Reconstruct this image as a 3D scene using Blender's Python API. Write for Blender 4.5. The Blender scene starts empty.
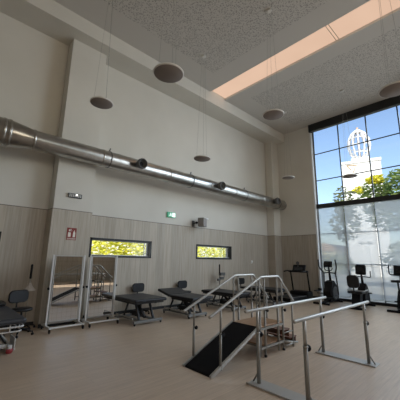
import bpy, bmesh, math, random
from mathutils import Vector, Matrix
R = math.radians
random.seed(7)
C = bpy.context.scene
COL = C.collection

# ------------------------------------------------------------ camera
cam_d = bpy.data.cameras.new('camera')
cam = bpy.data.objects.new('camera', cam_d)
COL.objects.link(cam)
C.camera = cam
yaw, pitch, roll, fpx = 0.75670, 0.20583, 0.01640, 283.99
fw = Vector((math.sin(yaw)*math.cos(pitch), math.cos(yaw)*math.cos(pitch), math.sin(pitch)))
rt = Vector((math.cos(yaw), -math.sin(yaw), 0))
up = rt.cross(fw)
r2 = rt*math.cos(roll) + up*math.sin(roll)
u2 = -rt*math.sin(roll) + up*math.cos(roll)
cam.matrix_world = Matrix(((r2.x, u2.x, -fw.x, 0), (r2.y, u2.y, -fw.y, 0), (r2.z, u2.z, -fw.z, 1.55), (0, 0, 0, 1)))
cam_d.sensor_width = 36
cam_d.lens = 36*fpx/400
cam_d.clip_end = 500

# ------------------------------------------------------------ world, sun, daylight, rear fill, exposure
TO_SUN = Vector((-0.50, -0.45, 0.75)).normalized()
w = bpy.data.worlds.new('sky'); C.world = w
w.use_nodes = True
wn = w.node_tree.nodes; wl = w.node_tree.links
bg = wn['Background']
sky = wn.new('ShaderNodeTexSky')
sky.sky_type = 'NISHITA'; sky.sun_disc = False
sky.sun_elevation = math.asin(TO_SUN.z)
sky.sun_rotation = math.atan2(TO_SUN.x, TO_SUN.y)
sky.air_density = 1.0; sky.dust_density = 1.6; sky.ozone_density = 1.0
wl.new(sky.outputs[0], bg.inputs['Color'])
bg.inputs['Strength'].default_value = 0.27

sd = bpy.data.lights.new('sun', 'SUN'); sd.energy = 6.5; sd.angle = R(0.6); sd.color = (1, .95, .86)
sun = bpy.data.objects.new('sun', sd); COL.objects.link(sun)
sun.rotation_euler = (-TO_SUN).to_track_quat('-Z', 'Y').to_euler()

def area(name, loc, direction, sx, sy, power, color):
    d = bpy.data.lights.new(name, 'AREA'); d.shape = 'RECTANGLE'; d.size = sx; d.size_y = sy
    d.energy = power; d.color = color
    o = bpy.data.objects.new(name, d); COL.objects.link(o)
    o.location = loc
    o.rotation_euler = Vector(direction).to_track_quat('-Z', 'Y').to_euler()
    return o
# added warm fill lamp behind the viewer, in a made-up clerestory opening
rear_fill = area('rear_fill_light', (-.5, -6.25, 5.2), (-.1, 1, -0.02), 11.0, 2.6, 128, (1.0, .80, .55))
rear_fill.data.spread = R(130)
# daylight entering by the big end window
ew_light = area('end_window_daylight', (13.4, 0.9, 4.4), (-1, 0.85, -0.62), 9.6, 7.0, 505, (.78, .90, 1.0))
ew_light.data.spread = R(120)

vs = C.view_settings
vs.view_transform = 'Standard'; vs.look = 'None'; vs.gamma = 1; vs.use_curve_mapping = False
vs.exposure = 0.0

# ------------------------------------------------------------ materials
MATS = {}
def mat(name, color, rough=.6, metal=0.0, spec=.5):
    if name in MATS: return MATS[name]
    m = bpy.data.materials.new(name); m.use_nodes = True
    nt = m.node_tree; b = nt.nodes['Principled BSDF']
    b.inputs['Base Color'].default_value = (*color, 1)
    b.inputs['Roughness'].default_value = rough
    b.inputs['Metallic'].default_value = metal
    b.inputs['Specular IOR Level'].default_value = spec
    # faint surface variation, so nothing is perfectly even
    tc = nt.nodes.new('ShaderNodeTexCoord'); nz = nt.nodes.new('ShaderNodeTexNoise')
    nz.inputs['Scale'].default_value = 9
    mr = nt.nodes.new('ShaderNodeMapRange')
    mr.inputs['To Min'].default_value = max(rough-.05, .02); mr.inputs['To Max'].default_value = min(rough+.07, 1)
    nt.links.new(tc.outputs['Object'], nz.inputs['Vector'])
    nt.links.new(nz.outputs['Fac'], mr.inputs['Value'])
    nt.links.new(mr.outputs[0], b.inputs['Roughness'])
    MATS[name] = m
    return m

def node(nt, t, **kw):
    n = nt.nodes.new(t)
    for k, v in kw.items(): setattr(n, k, v)
    return n

def ramp(nt, fac, stops):
    r = node(nt, 'ShaderNodeValToRGB')
    e = r.color_ramp.elements
    e[0].position, e[0].color = stops[0][0], (*stops[0][1], 1)
    e[1].position, e[1].color = stops[1][0], (*stops[1][1], 1)
    for p, c in stops[2:]:
        x = e.new(p); x.color = (*c, 1)
    nt.links.new(fac, r.inputs['Fac'])
    return r.outputs['Color']

def math_n(nt, op, a, b=None, clamp=False):
    n = node(nt, 'ShaderNodeMath', operation=op, use_clamp=clamp)
    for i, v in enumerate((a, b)):
        if v is None: continue
        if isinstance(v, (int, float)): n.inputs[i].default_value = v
        else: nt.links.new(v, n.inputs[i])
    return n.outputs[0]

def mix_rgb(nt, fac, a, b, blend='MIX'):
    n = node(nt, 'ShaderNodeMix', data_type='RGBA', blend_type=blend)
    for sock, v in ((n.inputs[0], fac), (n.inputs[6], a), (n.inputs[7], b)):
        if isinstance(v, (int, float)): sock.default_value = v
        elif isinstance(v, tuple): sock.default_value = (*v, 1)
        else: nt.links.new(v, sock)
    return n.outputs[2]

def plaster_mat():
    m = bpy.data.materials.new('painted_plaster'); m.use_nodes = True; nt = m.node_tree
    b = nt.nodes['Principled BSDF']; b.inputs['Roughness'].default_value = .85
    g = node(nt, 'ShaderNodeNewGeometry'); nz = node(nt, 'ShaderNodeTexNoise'); nz.inputs['Scale'].default_value = .8
    nz.inputs['Detail'].default_value = 5
    nt.links.new(g.outputs['Position'], nz.inputs['Vector'])
    c = ramp(nt, nz.outputs['Fac'], [(.3, (.62, .595, .54)), (.7, (.67, .645, .59))])
    nt.links.new(c, b.inputs['Base Color'])
    return m

def panel_mat(axis):
    # pale limed wood boards, vertical grain
    m = bpy.data.materials.new('pale_wood_panelling_'+axis); m.use_nodes = True; nt = m.node_tree
    b = nt.nodes['Principled BSDF']; b.inputs['Roughness'].default_value = .55
    g = node(nt, 'ShaderNodeNewGeometry'); sp = node(nt, 'ShaderNodeSeparateXYZ')
    nt.links.new(g.outputs['Position'], sp.inputs[0])
    u = sp.outputs['X'] if axis == 'x' else sp.outputs['Y']
    uw = math_n(nt, 'DIVIDE', u, .30)
    idx = math_n(nt, 'FLOOR', uw); fr = math_n(nt, 'FRACT', uw)
    wn_ = node(nt, 'ShaderNodeTexWhiteNoise', noise_dimensions='1D'); nt.links.new(idx, wn_.inputs['W'])
    cb = node(nt, 'ShaderNodeCombineXYZ')
    nt.links.new(math_n(nt, 'MULTIPLY', u, 26), cb.inputs[0])
    nt.links.new(math_n(nt, 'MULTIPLY', idx, 3.7), cb.inputs[1])
    nt.links.new(math_n(nt, 'MULTIPLY', sp.outputs['Z'], 1.3), cb.inputs[2])
    nz = node(nt, 'ShaderNodeTexNoise'); nz.inputs['Scale'].default_value = 1; nz.inputs['Detail'].default_value = 6
    nt.links.new(cb.outputs[0], nz.inputs['Vector'])
    grain = ramp(nt, nz.outputs['Fac'], [(.3, (.40, .345, .275)), (.7, (.515, .465, .39))])
    tone = math_n(nt, 'ADD', math_n(nt, 'MULTIPLY', wn_.outputs['Value'], .16), .88)
    col = mix_rgb(nt, 1.0, grain, (1, 1, 1), 'MULTIPLY')
    hsv = node(nt, 'ShaderNodeHueSaturation'); nt.links.new(tone, hsv.inputs['Value']); nt.links.new(col, hsv.inputs['Color'])
    seam = math_n(nt, 'LESS_THAN', fr, .035)
    out = mix_rgb(nt, seam, hsv.outputs[0], (.38, .335, .275))
    nt.links.new(out, b.inputs['Base Color'])
    return m

def floor_mat():
    m = bpy.data.materials.new('wood_look_vinyl'); m.use_nodes = True; nt = m.node_tree
    b = nt.nodes['Principled BSDF']
    g = node(nt, 'ShaderNodeNewGeometry')
    mp = node(nt, 'ShaderNodeMapping'); nt.links.new(g.outputs['Position'], mp.inputs[0])
    br = node(nt, 'ShaderNodeTexBrick'); nt.links.new(mp.outputs[0], br.inputs['Vector'])
    br.inputs['Scale'].default_value = 1; br.inputs['Brick Width'].default_value = 1.2; br.inputs['Row Height'].default_value = .1
    br.inputs['Mortar Size'].default_value = .0025; br.inputs['Mortar Smooth'].default_value = .3
    br.inputs['Color1'].default_value = (.50, .385, .285, 1); br.inputs['Color2'].default_value = (.54, .42, .315, 1)
    br.inputs['Mortar'].default_value = (.42, .32, .24, 1)
    mp2 = node(nt, 'ShaderNodeMapping'); mp2.inputs['Scale'].default_value = (2.2, 40, 1)
    nt.links.new(g.outputs['Position'], mp2.inputs[0])
    nz = node(nt, 'ShaderNodeTexNoise'); nz.inputs['Scale'].default_value = 1; nz.inputs['Detail'].default_value = 6
    nt.links.new(mp2.outputs[0], nz.inputs['Vector'])
    gr = ramp(nt, nz.outputs['Fac'], [(.3, (.86, .86, .86)), (.7, (1.06, 1.06, 1.06))])
    nt.links.new(mix_rgb(nt, 1.0, br.outputs['Color'], gr, 'MULTIPLY'), b.inputs['Base Color'])
    n2 = node(nt, 'ShaderNodeTexNoise'); n2.inputs['Scale'].default_value = 1.5
    nt.links.new(g.outputs['Position'], n2.inputs['Vector'])
    mr = node(nt, 'ShaderNodeMapRange'); mr.inputs['To Min'].default_value = .34; mr.inputs['To Max'].default_value = .46
    nt.links.new(n2.outputs['Fac'], mr.inputs[0]); nt.links.new(mr.outputs[0], b.inputs['Roughness'])
    b.inputs['Specular IOR Level'].default_value = .8
    return m

def ceiling_mat():
    # perforated acoustic board in fields, smooth painted margins beside beam and skylight
    m = bpy.data.materials.new('perforated_acoustic_ceiling'); m.use_nodes = True; nt = m.node_tree
    b = nt.nodes['Principled BSDF']; b.inputs['Roughness'].default_value = .9
    g = node(nt, 'ShaderNodeNewGeometry'); sp = node(nt, 'ShaderNodeSeparateXYZ')
    nt.links.new(g.outputs['Position'], sp.inputs[0])
    v1 = node(nt, 'ShaderNodeTexVoronoi'); v1.inputs['Scale'].default_value = 19
    v2 = node(nt, 'ShaderNodeTexVoronoi'); v2.inputs['Scale'].default_value = 27
    for v in (v1, v2): nt.links.new(g.outputs['Position'], v.inputs['Vector'])
    h1 = math_n(nt, 'LESS_THAN', v1.outputs['Distance'], .33)
    h2 = math_n(nt, 'LESS_THAN', v2.outputs['Distance'], .30)
    holes = math_n(nt, 'MAXIMUM', h1, h2)
    x, y = sp.outputs['X'], sp.outputs['Y']
    def inside(v, lo, hi): return math_n(nt, 'MULTIPLY', math_n(nt, 'GREATER_THAN', v, lo), math_n(nt, 'LESS_THAN', v, hi))
    fx = math_n(nt, 'MAXIMUM', inside(x, -5.6, 6.3), inside(x, 8.45, 11.8))
    fy = inside(y, -5.6, 6.1)
    f = math_n(nt, 'MULTIPLY', holes, math_n(nt, 'MULTIPLY', fx, fy))
    nt.links.new(mix_rgb(nt, f, (.58, .555, .52), (.34, .325, .305)), b.inputs['Base Color'])
    return m

def glass_mat(name, tint=(.97, .99, 1)):
    m = bpy.data.materials.new(name); m.use_nodes = True; nt = m.node_tree
    nt.nodes.remove(nt.nodes['Principled BSDF'])
    t = node(nt, 'ShaderNodeBsdfTransparent'); t.inputs[0].default_value = (*tint, 1)
    gl = node(nt, 'ShaderNodeBsdfGlossy'); gl.inputs['Roughness'].default_value = .02
    fr = node(nt, 'ShaderNodeFresnel'); fr.inputs[0].default_value = 1.3
    mx = node(nt, 'ShaderNodeMixShader')
    nt.links.new(fr.outputs[0], mx.inputs[0]); nt.links.new(t.outputs[0], mx.inputs[1]); nt.links.new(gl.outputs[0], mx.inputs[2])
    nt.links.new(mx.outputs[0], nt.nodes['Material Output'].inputs[0])
    return m

def blind_mat():
    # open-weave screen fabric: part see-through, part diffusing
    m = bpy.data.materials.new('screen_fabric'); m.use_nodes = True; nt = m.node_tree
    nt.nodes.remove(nt.nodes['Principled BSDF'])
    t = node(nt, 'ShaderNodeBsdfTransparent'); t.inputs[0].default_value = (1, 1, 1, 1)
    tl = node(nt, 'ShaderNodeBsdfTranslucent'); tl.inputs[0].default_value = (.58, .59, .60, 1)
    df = node(nt, 'ShaderNodeBsdfDiffuse'); df.inputs[0].default_value = (.56, .57, .58, 1)
    m1 = node(nt, 'ShaderNodeMixShader'); m1.inputs[0].default_value = .35
    nt.links.new(tl.outputs[0], m1.inputs[1]); nt.links.new(df.outputs[0], m1.inputs[2])
    m2 = node(nt, 'ShaderNodeMixShader'); m2.inputs[0].default_value = .50
    nt.links.new(t.outputs[0], m2.inputs[1]); nt.links.new(m1.outputs[0], m2.inputs[2])
    nt.links.new(m2.outputs[0], nt.nodes['Material Output'].inputs[0])
    return m

def skylight_mat():
    m = bpy.data.materials.new('backlit_skylight_panel'); m.use_nodes = True; nt = m.node_tree
    nt.nodes.remove(nt.nodes['Principled BSDF'])
    e = node(nt, 'ShaderNodeEmission')
    g = node(nt, 'ShaderNodeNewGeometry'); nz = node(nt, 'ShaderNodeTexNoise'); nz.inputs['Scale'].default_value = .7
    nt.links.new(g.outputs['Position'], nz.inputs['Vector'])
    nt.links.new(ramp(nt, nz.outputs['Fac'], [(.3, (.74, .50, .36)), (.7, (.80, .55, .40))]), e.inputs[0])
    e.inputs[1].default_value = 1.0
    nt.links.new(e.outputs[0], nt.nodes['Material Output'].inputs[0])
    return m

def mirror_mat():
    m = bpy.data.materials.new('posture_mirror'); m.use_nodes = True; nt = m.node_tree
    b = nt.nodes['Principled BSDF']; b.inputs['Metallic'].default_value = 1; b.inputs['Roughness'].default_value = .015
    tc = node(nt, 'ShaderNodeTexCoord'); sp = node(nt, 'ShaderNodeSeparateXYZ'); nt.links.new(tc.outputs['Object'], sp.inputs[0])
    def line(v):
        return math_n(nt, 'LESS_THAN', math_n(nt, 'FRACT', math_n(nt, 'ADD', math_n(nt, 'DIVIDE', v, .10), .5)), .07)
    f = math_n(nt, 'MAXIMUM', line(sp.outputs['X']), line(sp.outputs['Z']))
    nt.links.new(mix_rgb(nt, f, (.80, .80, .78), (.66, .65, .62)), b.inputs['Base Color'])
    return m

def leaf_mat(name, c1, c2):
    m = bpy.data.materials.new(name); m.use_nodes = True; nt = m.node_tree
    nt.nodes.remove(nt.nodes['Principled BSDF'])
    g = node(nt, 'ShaderNodeNewGeometry')
    c = ramp(nt, g.outputs['Random Per Island'], [(.1, c1), (.9, c2)])
    d = node(nt, 'ShaderNodeBsdfDiffuse'); t = node(nt, 'ShaderNodeBsdfTranslucent')
    nt.links.new(c, d.inputs[0]); nt.links.new(c, t.inputs[0])
    mx = node(nt, 'ShaderNodeMixShader'); mx.inputs[0].default_value = .45
    nt.links.new(d.outputs[0], mx.inputs[1]); nt.links.new(t.outputs[0], mx.inputs[2])
    nt.links.new(mx.outputs[0], nt.nodes['Material Output'].inputs[0])
    return m

def step_wood_mat():
    m = bpy.data.materials.new('varnished_step_wood'); m.use_nodes = True; nt = m.node_tree
    b = nt.nodes['Principled BSDF']; b.inputs['Roughness'].default_value = .4
    tc = node(nt, 'ShaderNodeTexCoord'); mp = node(nt, 'ShaderNodeMapping'); mp.inputs['Scale'].default_value = (4, 30, 30)
    nt.links.new(tc.outputs['Object'], mp.inputs[0])
    nz = node(nt, 'ShaderNodeTexNoise'); nz.inputs['Scale'].default_value = 1; nz.inputs['Detail'].default_value = 5
    nt.links.new(mp.outputs[0], nz.inputs['Vector'])
    nt.links.new(ramp(nt, nz.outputs['Fac'], [(.3, (.27, .145, .075)), (.7, (.40, .24, .13))]), b.inputs['Base Color'])
    return m

def duct_mat():
    m = bpy.data.materials.new('galvanised_duct'); m.use_nodes = True; nt = m.node_tree
    b = nt.nodes['Principled BSDF']; b.inputs['Metallic'].default_value = .95
    g = node(nt, 'ShaderNodeNewGeometry'); v = node(nt, 'ShaderNodeTexNoise'); v.inputs['Scale'].default_value = 6
    nt.links.new(g.outputs['Position'], v.inputs['Vector'])
    nt.links.new(ramp(nt, v.outputs['Fac'], [(.3, (.37, .35, .325)), (.7, (.46, .44, .41))]), b.inputs['Base Color'])
    b.inputs['Roughness'].default_value = .28
    return m

PL = plaster_mat(); PANX = panel_mat('x'); PANY = panel_mat('y'); FL = floor_mat(); CE = ceiling_mat()
GL = glass_mat('window_glass'); BL = blind_mat(); SK = skylight_mat(); MI = mirror_mat(); ST = step_wood_mat(); DU = duct_mat()
BLACK = mat('black_aluminium', (.012, .013, .014), .45)
DKGREY = mat('dark_grey_metal', (.022, .023, .025), .5, 0, .35)
RUB = mat('black_rubber', (.010, .010, .011), .75)
MATB = mat('black_grip_mat', (.006, .006, .007), .9, 0, .2)
VIN = mat('black_vinyl', (.013, .0135, .016), .42, 0, .35)
GRVIN = mat('charcoal_vinyl', (.038, .042, .05), .42, 0, .4)
WHM = mat('white_painted_steel', (.60, .59, .57), .4)
GRM = mat('grey_painted_steel', (.27, .26, .235), .45, .3)
STEEL = mat('satin_steel', (.42, .41, .385), .42, .7)
ALU = mat('brushed_aluminium', (.46, .45, .43), .38, .7)
REDP = mat('red_plastic', (.32, .03, .035), .4)
PLAST = mat('black_plastic', (.006, .006, .007), .55, 0, .2)
GREYPL = mat('grey_plastic', (.10, .10, .10), .45)
WPL = mat('white_plastic', (.62, .61, .58), .45)
WFR = mat('white_window_reveal', (.72, .72, .72), .6)
DISC = mat('disc_underside', (.25, .215, .20), .85)
DISCE = mat('white_disc_rim', (.70, .68, .65), .5)
CABLE = mat('steel_cable', (.32, .31, .30), .5, .3)
SCREEN = mat('dark_screen', (.01, .011, .013), .15)

# ------------------------------------------------------------ mesh helpers
class MB:
    def __init__(s): s.bm = bmesh.new()
    def box(s, x0, x1, y0, y1, z0, z1, bev=0, M=None):
        c = Vector(((x0+x1)/2, (y0+y1)/2, (z0+z1)/2)); d = (abs(x1-x0), abs(y1-y0), abs(z1-z0))
        r = bmesh.ops.create_cube(s.bm, size=1)
        vs_ = r['verts']
        bmesh.ops.scale(s.bm, vec=d, verts=vs_)
        if bev:
            es = list({e for v in vs_ for e in v.link_edges})
            q = bmesh.ops.bevel(s.bm, geom=es, offset=min(bev, min(d)*.45), segments=3, profile=.5, affect='EDGES')
            vs_ = list({v for f in q['faces'] for v in f.verts} | {v for v in vs_ if v.is_valid})
        mm = Matrix.Translation(c)
        if M is not None: mm = M @ mm
        bmesh.ops.transform(s.bm, matrix=mm, verts=vs_)
        return s
    def tube(s, pts, r, seg=12, cap=True):
        pts = [Vector(p) for p in pts]; n = len(pts)
        rs = r if isinstance(r, (list, tuple)) else [r]*n
        t0 = (pts[1]-pts[0]).normalized()
        ref = Vector((0, 0, 1)) if abs(t0.z) < .9 else Vector((1, 0, 0))
        u = t0.cross(ref).normalized(); rings = []
        for i, p in enumerate(pts):
            if i == 0: t = t0
            elif i == n-1: t = (pts[i]-pts[i-1]).normalized()
            else: t = ((pts[i]-pts[i-1]).normalized()+(pts[i+1]-pts[i]).normalized()).normalized()
            u = (u - t*u.dot(t)).normalized(); v = t.cross(u)
            k = 1.0
            if 0 < i < n-1:
                cs = max(.5, (pts[i]-pts[i-1]).normalized().dot(t)); k = 1/cs
            rings.append([s.bm.verts.new(p + (u*math.cos(a)+v*math.sin(a))*rs[i]*(k if k < 1.3 else 1.3)) for a in [2*math.pi*j/seg for j in range(seg)]])
        for a, b in zip(rings, rings[1:]):
            for j in range(seg):
                f = s.bm.faces.new((a[j], a[(j+1) % seg], b[(j+1) % seg], b[j])); f.smooth = True
        if cap:
            s.bm.faces.new(list(reversed(rings[0]))); s.bm.faces.new(rings[-1])
        return s
    def bend(s, pts, r, rad=.05, seg=12):
        # tube with rounded corners
        pts = [Vector(p) for p in pts]; out = [pts[0]]
        for i in range(1, len(pts)-1):
            a, b, c = pts[i-1], pts[i], pts[i+1]
            d1 = (a-b); d2 = (c-b); q = min(rad, d1.length*.45, d2.length*.45)
            p0 = b + d1.normalized()*q; p2 = b + d2.normalized()*q
            for k in range(6):
                t = k/5; out.append(p0*(1-t)**2 + b*2*t*(1-t) + p2*t*t)
        out.append(pts[-1])
        return s.tube(out, r, seg)
    def lathe(s, prof, seg=24, M=None):
        # prof: (radius, z) list about the z axis
        rings = []
        for r, z in prof:
            rings.append([s.bm.verts.new(Vector((max(r, 1e-4)*math.cos(a), max(r, 1e-4)*math.sin(a), z))) for a in [2*math.pi*j/seg for j in range(seg)]])
        for a, b in zip(rings, rings[1:]):
            for j in range(seg):
                f = s.bm.faces.new((a[j], a[(j+1) % seg], b[(j+1) % seg], b[j])); f.smooth = True
        s.bm.faces.new(list(reversed(rings[0]))); s.bm.faces.new(rings[-1])
        if M is not None: bmesh.ops.transform(s.bm, matrix=M, verts=[v for q in rings for v in q])
        return s
    def prism(s, poly, a0, a1, axis='y'):
        # extrude a polygon drawn in the plane perpendicular to axis
        def P(u, v, a):
            return Vector((u, a, v)) if axis == 'y' else (Vector((a, u, v)) if axis == 'x' else Vector((u, v, a)))
        A = [s.bm.verts.new(P(u, v, a0)) for u, v in poly]; B = [s.bm.verts.new(P(u, v, a1)) for u, v in poly]
        n = len(poly)
        s.bm.faces.new(A); s.bm.faces.new(list(reversed(B)))
        for i in range(n): s.bm.faces.new((A[i], B[i], B[(i+1) % n], A[(i+1) % n]))
        return s
    def slab(s, w_, h_, t0, t1, rad, at=(0, 0), axis='y', M=None):
        # rounded rectangle w x h centred at 'at', extruded t0..t1 with softened rim
        def ring(k):
            out = []
            for cx_, cz_, a0 in ((1, 1, 0), (-1, 1, 90), (-1, -1, 180), (1, -1, 270)):
                for j in range(6):
                    a = R(a0+j*18); out.append((at[0]+cx_*(w_/2-rad)+(rad-k)*math.cos(a), at[1]+cz_*(h_/2-rad)+(rad-k)*math.sin(a)))
            return out
        e = min(.012, abs(t1-t0)*.35, rad*.6); d = 1 if t1 > t0 else -1
        lv = [(e, t0), (0, t0+d*e), (0, t1-d*e), (e, t1)]; rings = []
        for k, t_ in lv:
            rings.append([s.bm.verts.new(Vector((u, t_, v)) if axis == 'y' else Vector((t_, u, v))) for u, v in ring(k)])
        n = len(rings[0])
        for a, b in zip(rings, rings[1:]):
            for j in range(n): s.bm.faces.new((a[j], a[(j+1) % n], b[(j+1) % n], b[j]))
        s.bm.faces.new(rings[0]); s.bm.faces.new(list(reversed(rings[-1])))
        if M is not None: bmesh.ops.transform(s.bm, matrix=M, verts=[v for q in rings for v in q])
        return s
    def build(s, name, m, parent=None, label=None):
        bmesh.ops.recalc_face_normals(s.bm, faces=s.bm.faces[:])
        me = bpy.data.meshes.new(name); s.bm.to_mesh(me); s.bm.free()
        me.materials.append(m)
        o = bpy.data.objects.new(name, me); COL.objects.link(o)
        if parent is not None: o.parent = parent
        if label: o['label'] = label
        return o

def tag(o, label, cat, group=None, kind=None):
    o['label'] = label; o['category'] = cat
    if group: o['group'] = group
    if kind: o['kind'] = kind
    return o
def thing(name, label, cat, loc=(0, 0, 0), rz=0, group=None):
    o = bpy.data.objects.new(name, None); COL.objects.link(o)
    o.location = loc; o.rotation_euler = (0, 0, rz); o.empty_display_size = .1
    return tag(o, label, cat, group)
def struct(name, mb, m, parent=None, label=None):
    o = mb.build(name, m, parent, label)
    if parent is None: o['kind'] = 'structure'
    return o
def ch_of(o): return [c for c in COL.objects if c.parent == o]
def copy_tree(o, parent=None):
    c = o.copy(); COL.objects.link(c); c.parent = parent
    for ch in ch_of(o): copy_tree(ch, c)
    return c
def rot(axis, deg, at=(0, 0, 0)):
    return Matrix.Translation(at) @ Matrix.Rotation(R(deg), 4, axis) @ Matrix.Translation(-Vector(at))

# ------------------------------------------------------------ room shell
XW, YW, ZC = 12.4, 7.75, 7.88
X0, Y0 = -6.0, -6.0
YB = 6.95      # beam face
YP = 7.35      # pilaster front
struct('floor', MB().box(X0-.3, XW+.3, Y0-.3, YW+.3, -.2, 0), FL)

# ceiling with the long skylight slot
SX0, SX1, SY0, SY1 = 7.0, 7.85, -2.2, 6.93
cb = MB()
cb.box(X0-.3, SX0, Y0-.3, YB+.02, ZC, ZC+.25); cb.box(SX1, XW+.3, Y0-.3, YB+.02, ZC, ZC+.25)
cb.box(SX0, SX1, Y0-.3, SY0, ZC, ZC+.25)
struct('ceiling', cb, CE)
struct('ceiling_roof', MB().box(X0-.5, XW+.5, Y0-.5, YW+.5, ZC+.26, ZC+.5), PL).name = 'trim_8'
sk = struct('window_5', MB().box(SX0, SX1, SY0, SY1, ZC+.07, ZC+.09), SK)
for y in (2.47, 2.55, -1.9, -1.82):
    MB().box(SX0, SX1, y-.006, y+.006, ZC+.055, ZC+.07).build('glazing_bar', mat('skylight_joint', (.45, .36, .28), .7), sk)
fr = MB()
fr.box(SX0-.0, SX0+.012, SY0, SY1, ZC-.004, ZC+.07); fr.box(SX1-.012, SX1, SY0, SY1, ZC-.004, ZC+.07)
fr.build('skylight_frame', WPL, sk)

# beam (soffit) along the main wall
struct('trim_1', MB().box(X0-.3, XW+.3, YB, YW+.3, 7.45, ZC+.25), PL)

# main wall, with three slot windows cut through
WZ0, WZ1 = 1.56, 2.09
slots = [(-.85, 1.17), (3.2, 5.2), (7.15, 9.13)]
def cut_wall(mb, y0, y1, z0, z1):
    xs = X0-.3
    mb.box(X0-.3, XW+.3, y0, y1, WZ1, z1); mb.box(X0-.3, XW+.3, y0, y1, z0, WZ0)
    for a, b in slots:
        mb.box(xs, a, y0, y1, WZ0, WZ1); xs = b
    mb.box(xs, XW+.3, y0, y1, WZ0, WZ1)
struct('wall_main', MB().box(X0-.3, XW+.3, YW, YW+.3, 2.70, 7.45), PL)
lo = MB(); cut_wall(lo, YW-.015, YW+.3, 0, 2.70)
struct('wall_main_panelling', lo, PANX)
struct('trim_2', MB().box(X0-.3, XW, YW-.02, YW-.001, 2.695, 2.712), mat('panel_top_bead', (.16, .14, .12), .6))

# pilasters
def pilaster(nm, x0, x1):
    p = struct(nm, MB().box(x0, x1, YP, YW-.016, 2.70, 7.45), PL)
    MB().box(x0-.012, x1+.012, YP-.012, YW-.016, 0, 2.70).build('panelling', PANX, p)
    MB().box(x0-.016, x1+.016, YP-.016, YW-.016, 2.695, 2.71).build('bead', mat('panel_top_bead', (.16, .14, .12), .6), p)
    return p
pilaster('wall_pilaster', 2.07, 3.02)
pilaster('wall_corner_pilaster', 11.82, XW)

# end wall (solid part) and its panelling
WYL = 5.62
struct('wall_end', MB().box(XW, XW+.32, WYL, YW-.016, 2.70, ZC), PL)
struct('wall_end_panelling', MB().box(XW-.015, XW+.32, WYL, YW-.016, 0, 2.70), PANY)
struct('trim_3', MB().box(XW-.02, XW-.0, WYL, YW-.02, 2.695, 2.712), mat('panel_top_bead', (.16, .14, .12), .6))
struct('wall_end_near', MB().box(XW, XW+.32, Y0-.3, -4.2, 0, ZC), PL)
# unseen walls
struct('wall_left', MB().box(X0-.3, X0, Y0-.3, YW, 0, ZC), PL)
wr = MB(); wr.box(X0, XW, Y0-.3, Y0, 0, 3.8); wr.box(X0, XW, Y0-.3, Y0, 6.6, ZC)
wr.box(X0, -1.6, Y0-.3, Y0, 3.8, 6.6); wr.box(10.6, XW, Y0-.3, Y0, 3.8, 6.6)  # high opening added in the unseen wall for the rear fill lamp
struct('wall_rear', wr, PL)
struct('wall_rear_panelling', MB().box(X0, XW, Y0, Y0+.015, 0, 2.70), PANX)
b6 = MB()
for k in range(9): b6.box(-1.6+k*1.525-.03, -1.6+k*1.525+.03, Y0-.2, Y0-.1, 3.8, 6.6)
struct('window_6', b6, BLACK)  # mullions of the made-up clerestory, unseen behind the viewer
# baseboards
struct('baseboard_main', MB().box(X0, 2.05, YW-.03, YW-.016, 0, .08).box(3.04, 11.8, YW-.03, YW-.016, 0, .08), DKGREY)
struct('baseboard_pilaster', MB().box(2.05, 3.04, YP-.026, YP-.013, 0, .08), DKGREY)
struct('baseboard_end', MB().box(XW-.03, XW-.016, WYL, YW-.45, 0, .08), DKGREY)

# slot windows
def slot_window(n, a, b):
    f = MB(); t = .055; y0, y1 = YW-.03, YW+.12
    f.box(a, b, y0, y1, WZ1-t, WZ1); f.box(a, b, y0, y1, WZ0, WZ0+t)
    f.box(a, a+t, y0, y1, WZ0, WZ1); f.box(b-t, b, y0, y1, WZ0, WZ1)
    w_ = struct('window_%d' % n, f, BLACK)
    MB().box(a+t, b-t, YW+.075, YW+.081, WZ0+t, WZ1-t).build('pane', GL, w_)
    s_ = MB(); q = .02
    s_.box(a+t, b-t, YW+.06, YW+.095, WZ1-t-q, WZ1-t); s_.box(a+t, b-t, YW+.06, YW+.095, WZ0+t, WZ0+t+q)
    s_.box(b-t-.16, b-t-.14, YW+.06, YW+.095, WZ0+t, WZ1-t)
    s_.build('sash', ALU, w_)
for n, (a, b) in enumerate(slots): slot_window(n+1, a, b)

# big end window
XG = XW+.2
bays = [5.53-1.135*k for k in range(9)]
BY0, BY1 = bays[-1], bays[0]
fm = MB(); t = .022
for y in bays: fm.box(XG-.02, XG+.025, y-t, y+t, .06, ZC)
for z in (.08, 1.46, 2.73, 3.95, 5.18, 6.46): fm.box(XG-.018, XG+.022, BY0, BY1, z-t*.8, z+t*.8)
w4 = struct('window_4', fm, mat('dark_window_frame', (.03, .034, .04), .4))
MB().box(XG-.004, XG+.004, BY0, BY1, .08, ZC).build('pane', GL, w4)
MB().box(XW, XG+.06, BY1+.028, WYL, 0, ZC-.02).build('reveal', WFR, w4)
MB().box(XW-.12, XW+.06, -4.2, 5.60, 7.52, ZC).build('header', BLACK, w4)
MB().box(XW+.03, XW+.16, -4.2, BY1-.01, 3.86, 4.05).build('transom', BLACK, w4)
MB().box(XW-.02, XW+.16, -4.2, BY1+.06, 0, .10).build('sill_track', DKGREY, w4)
rows = ['against the end wall beside the elliptical trainer', 'behind the recumbent bike', 'behind the gap between the two bikes', 'behind the upright bike at the right edge']
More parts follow.
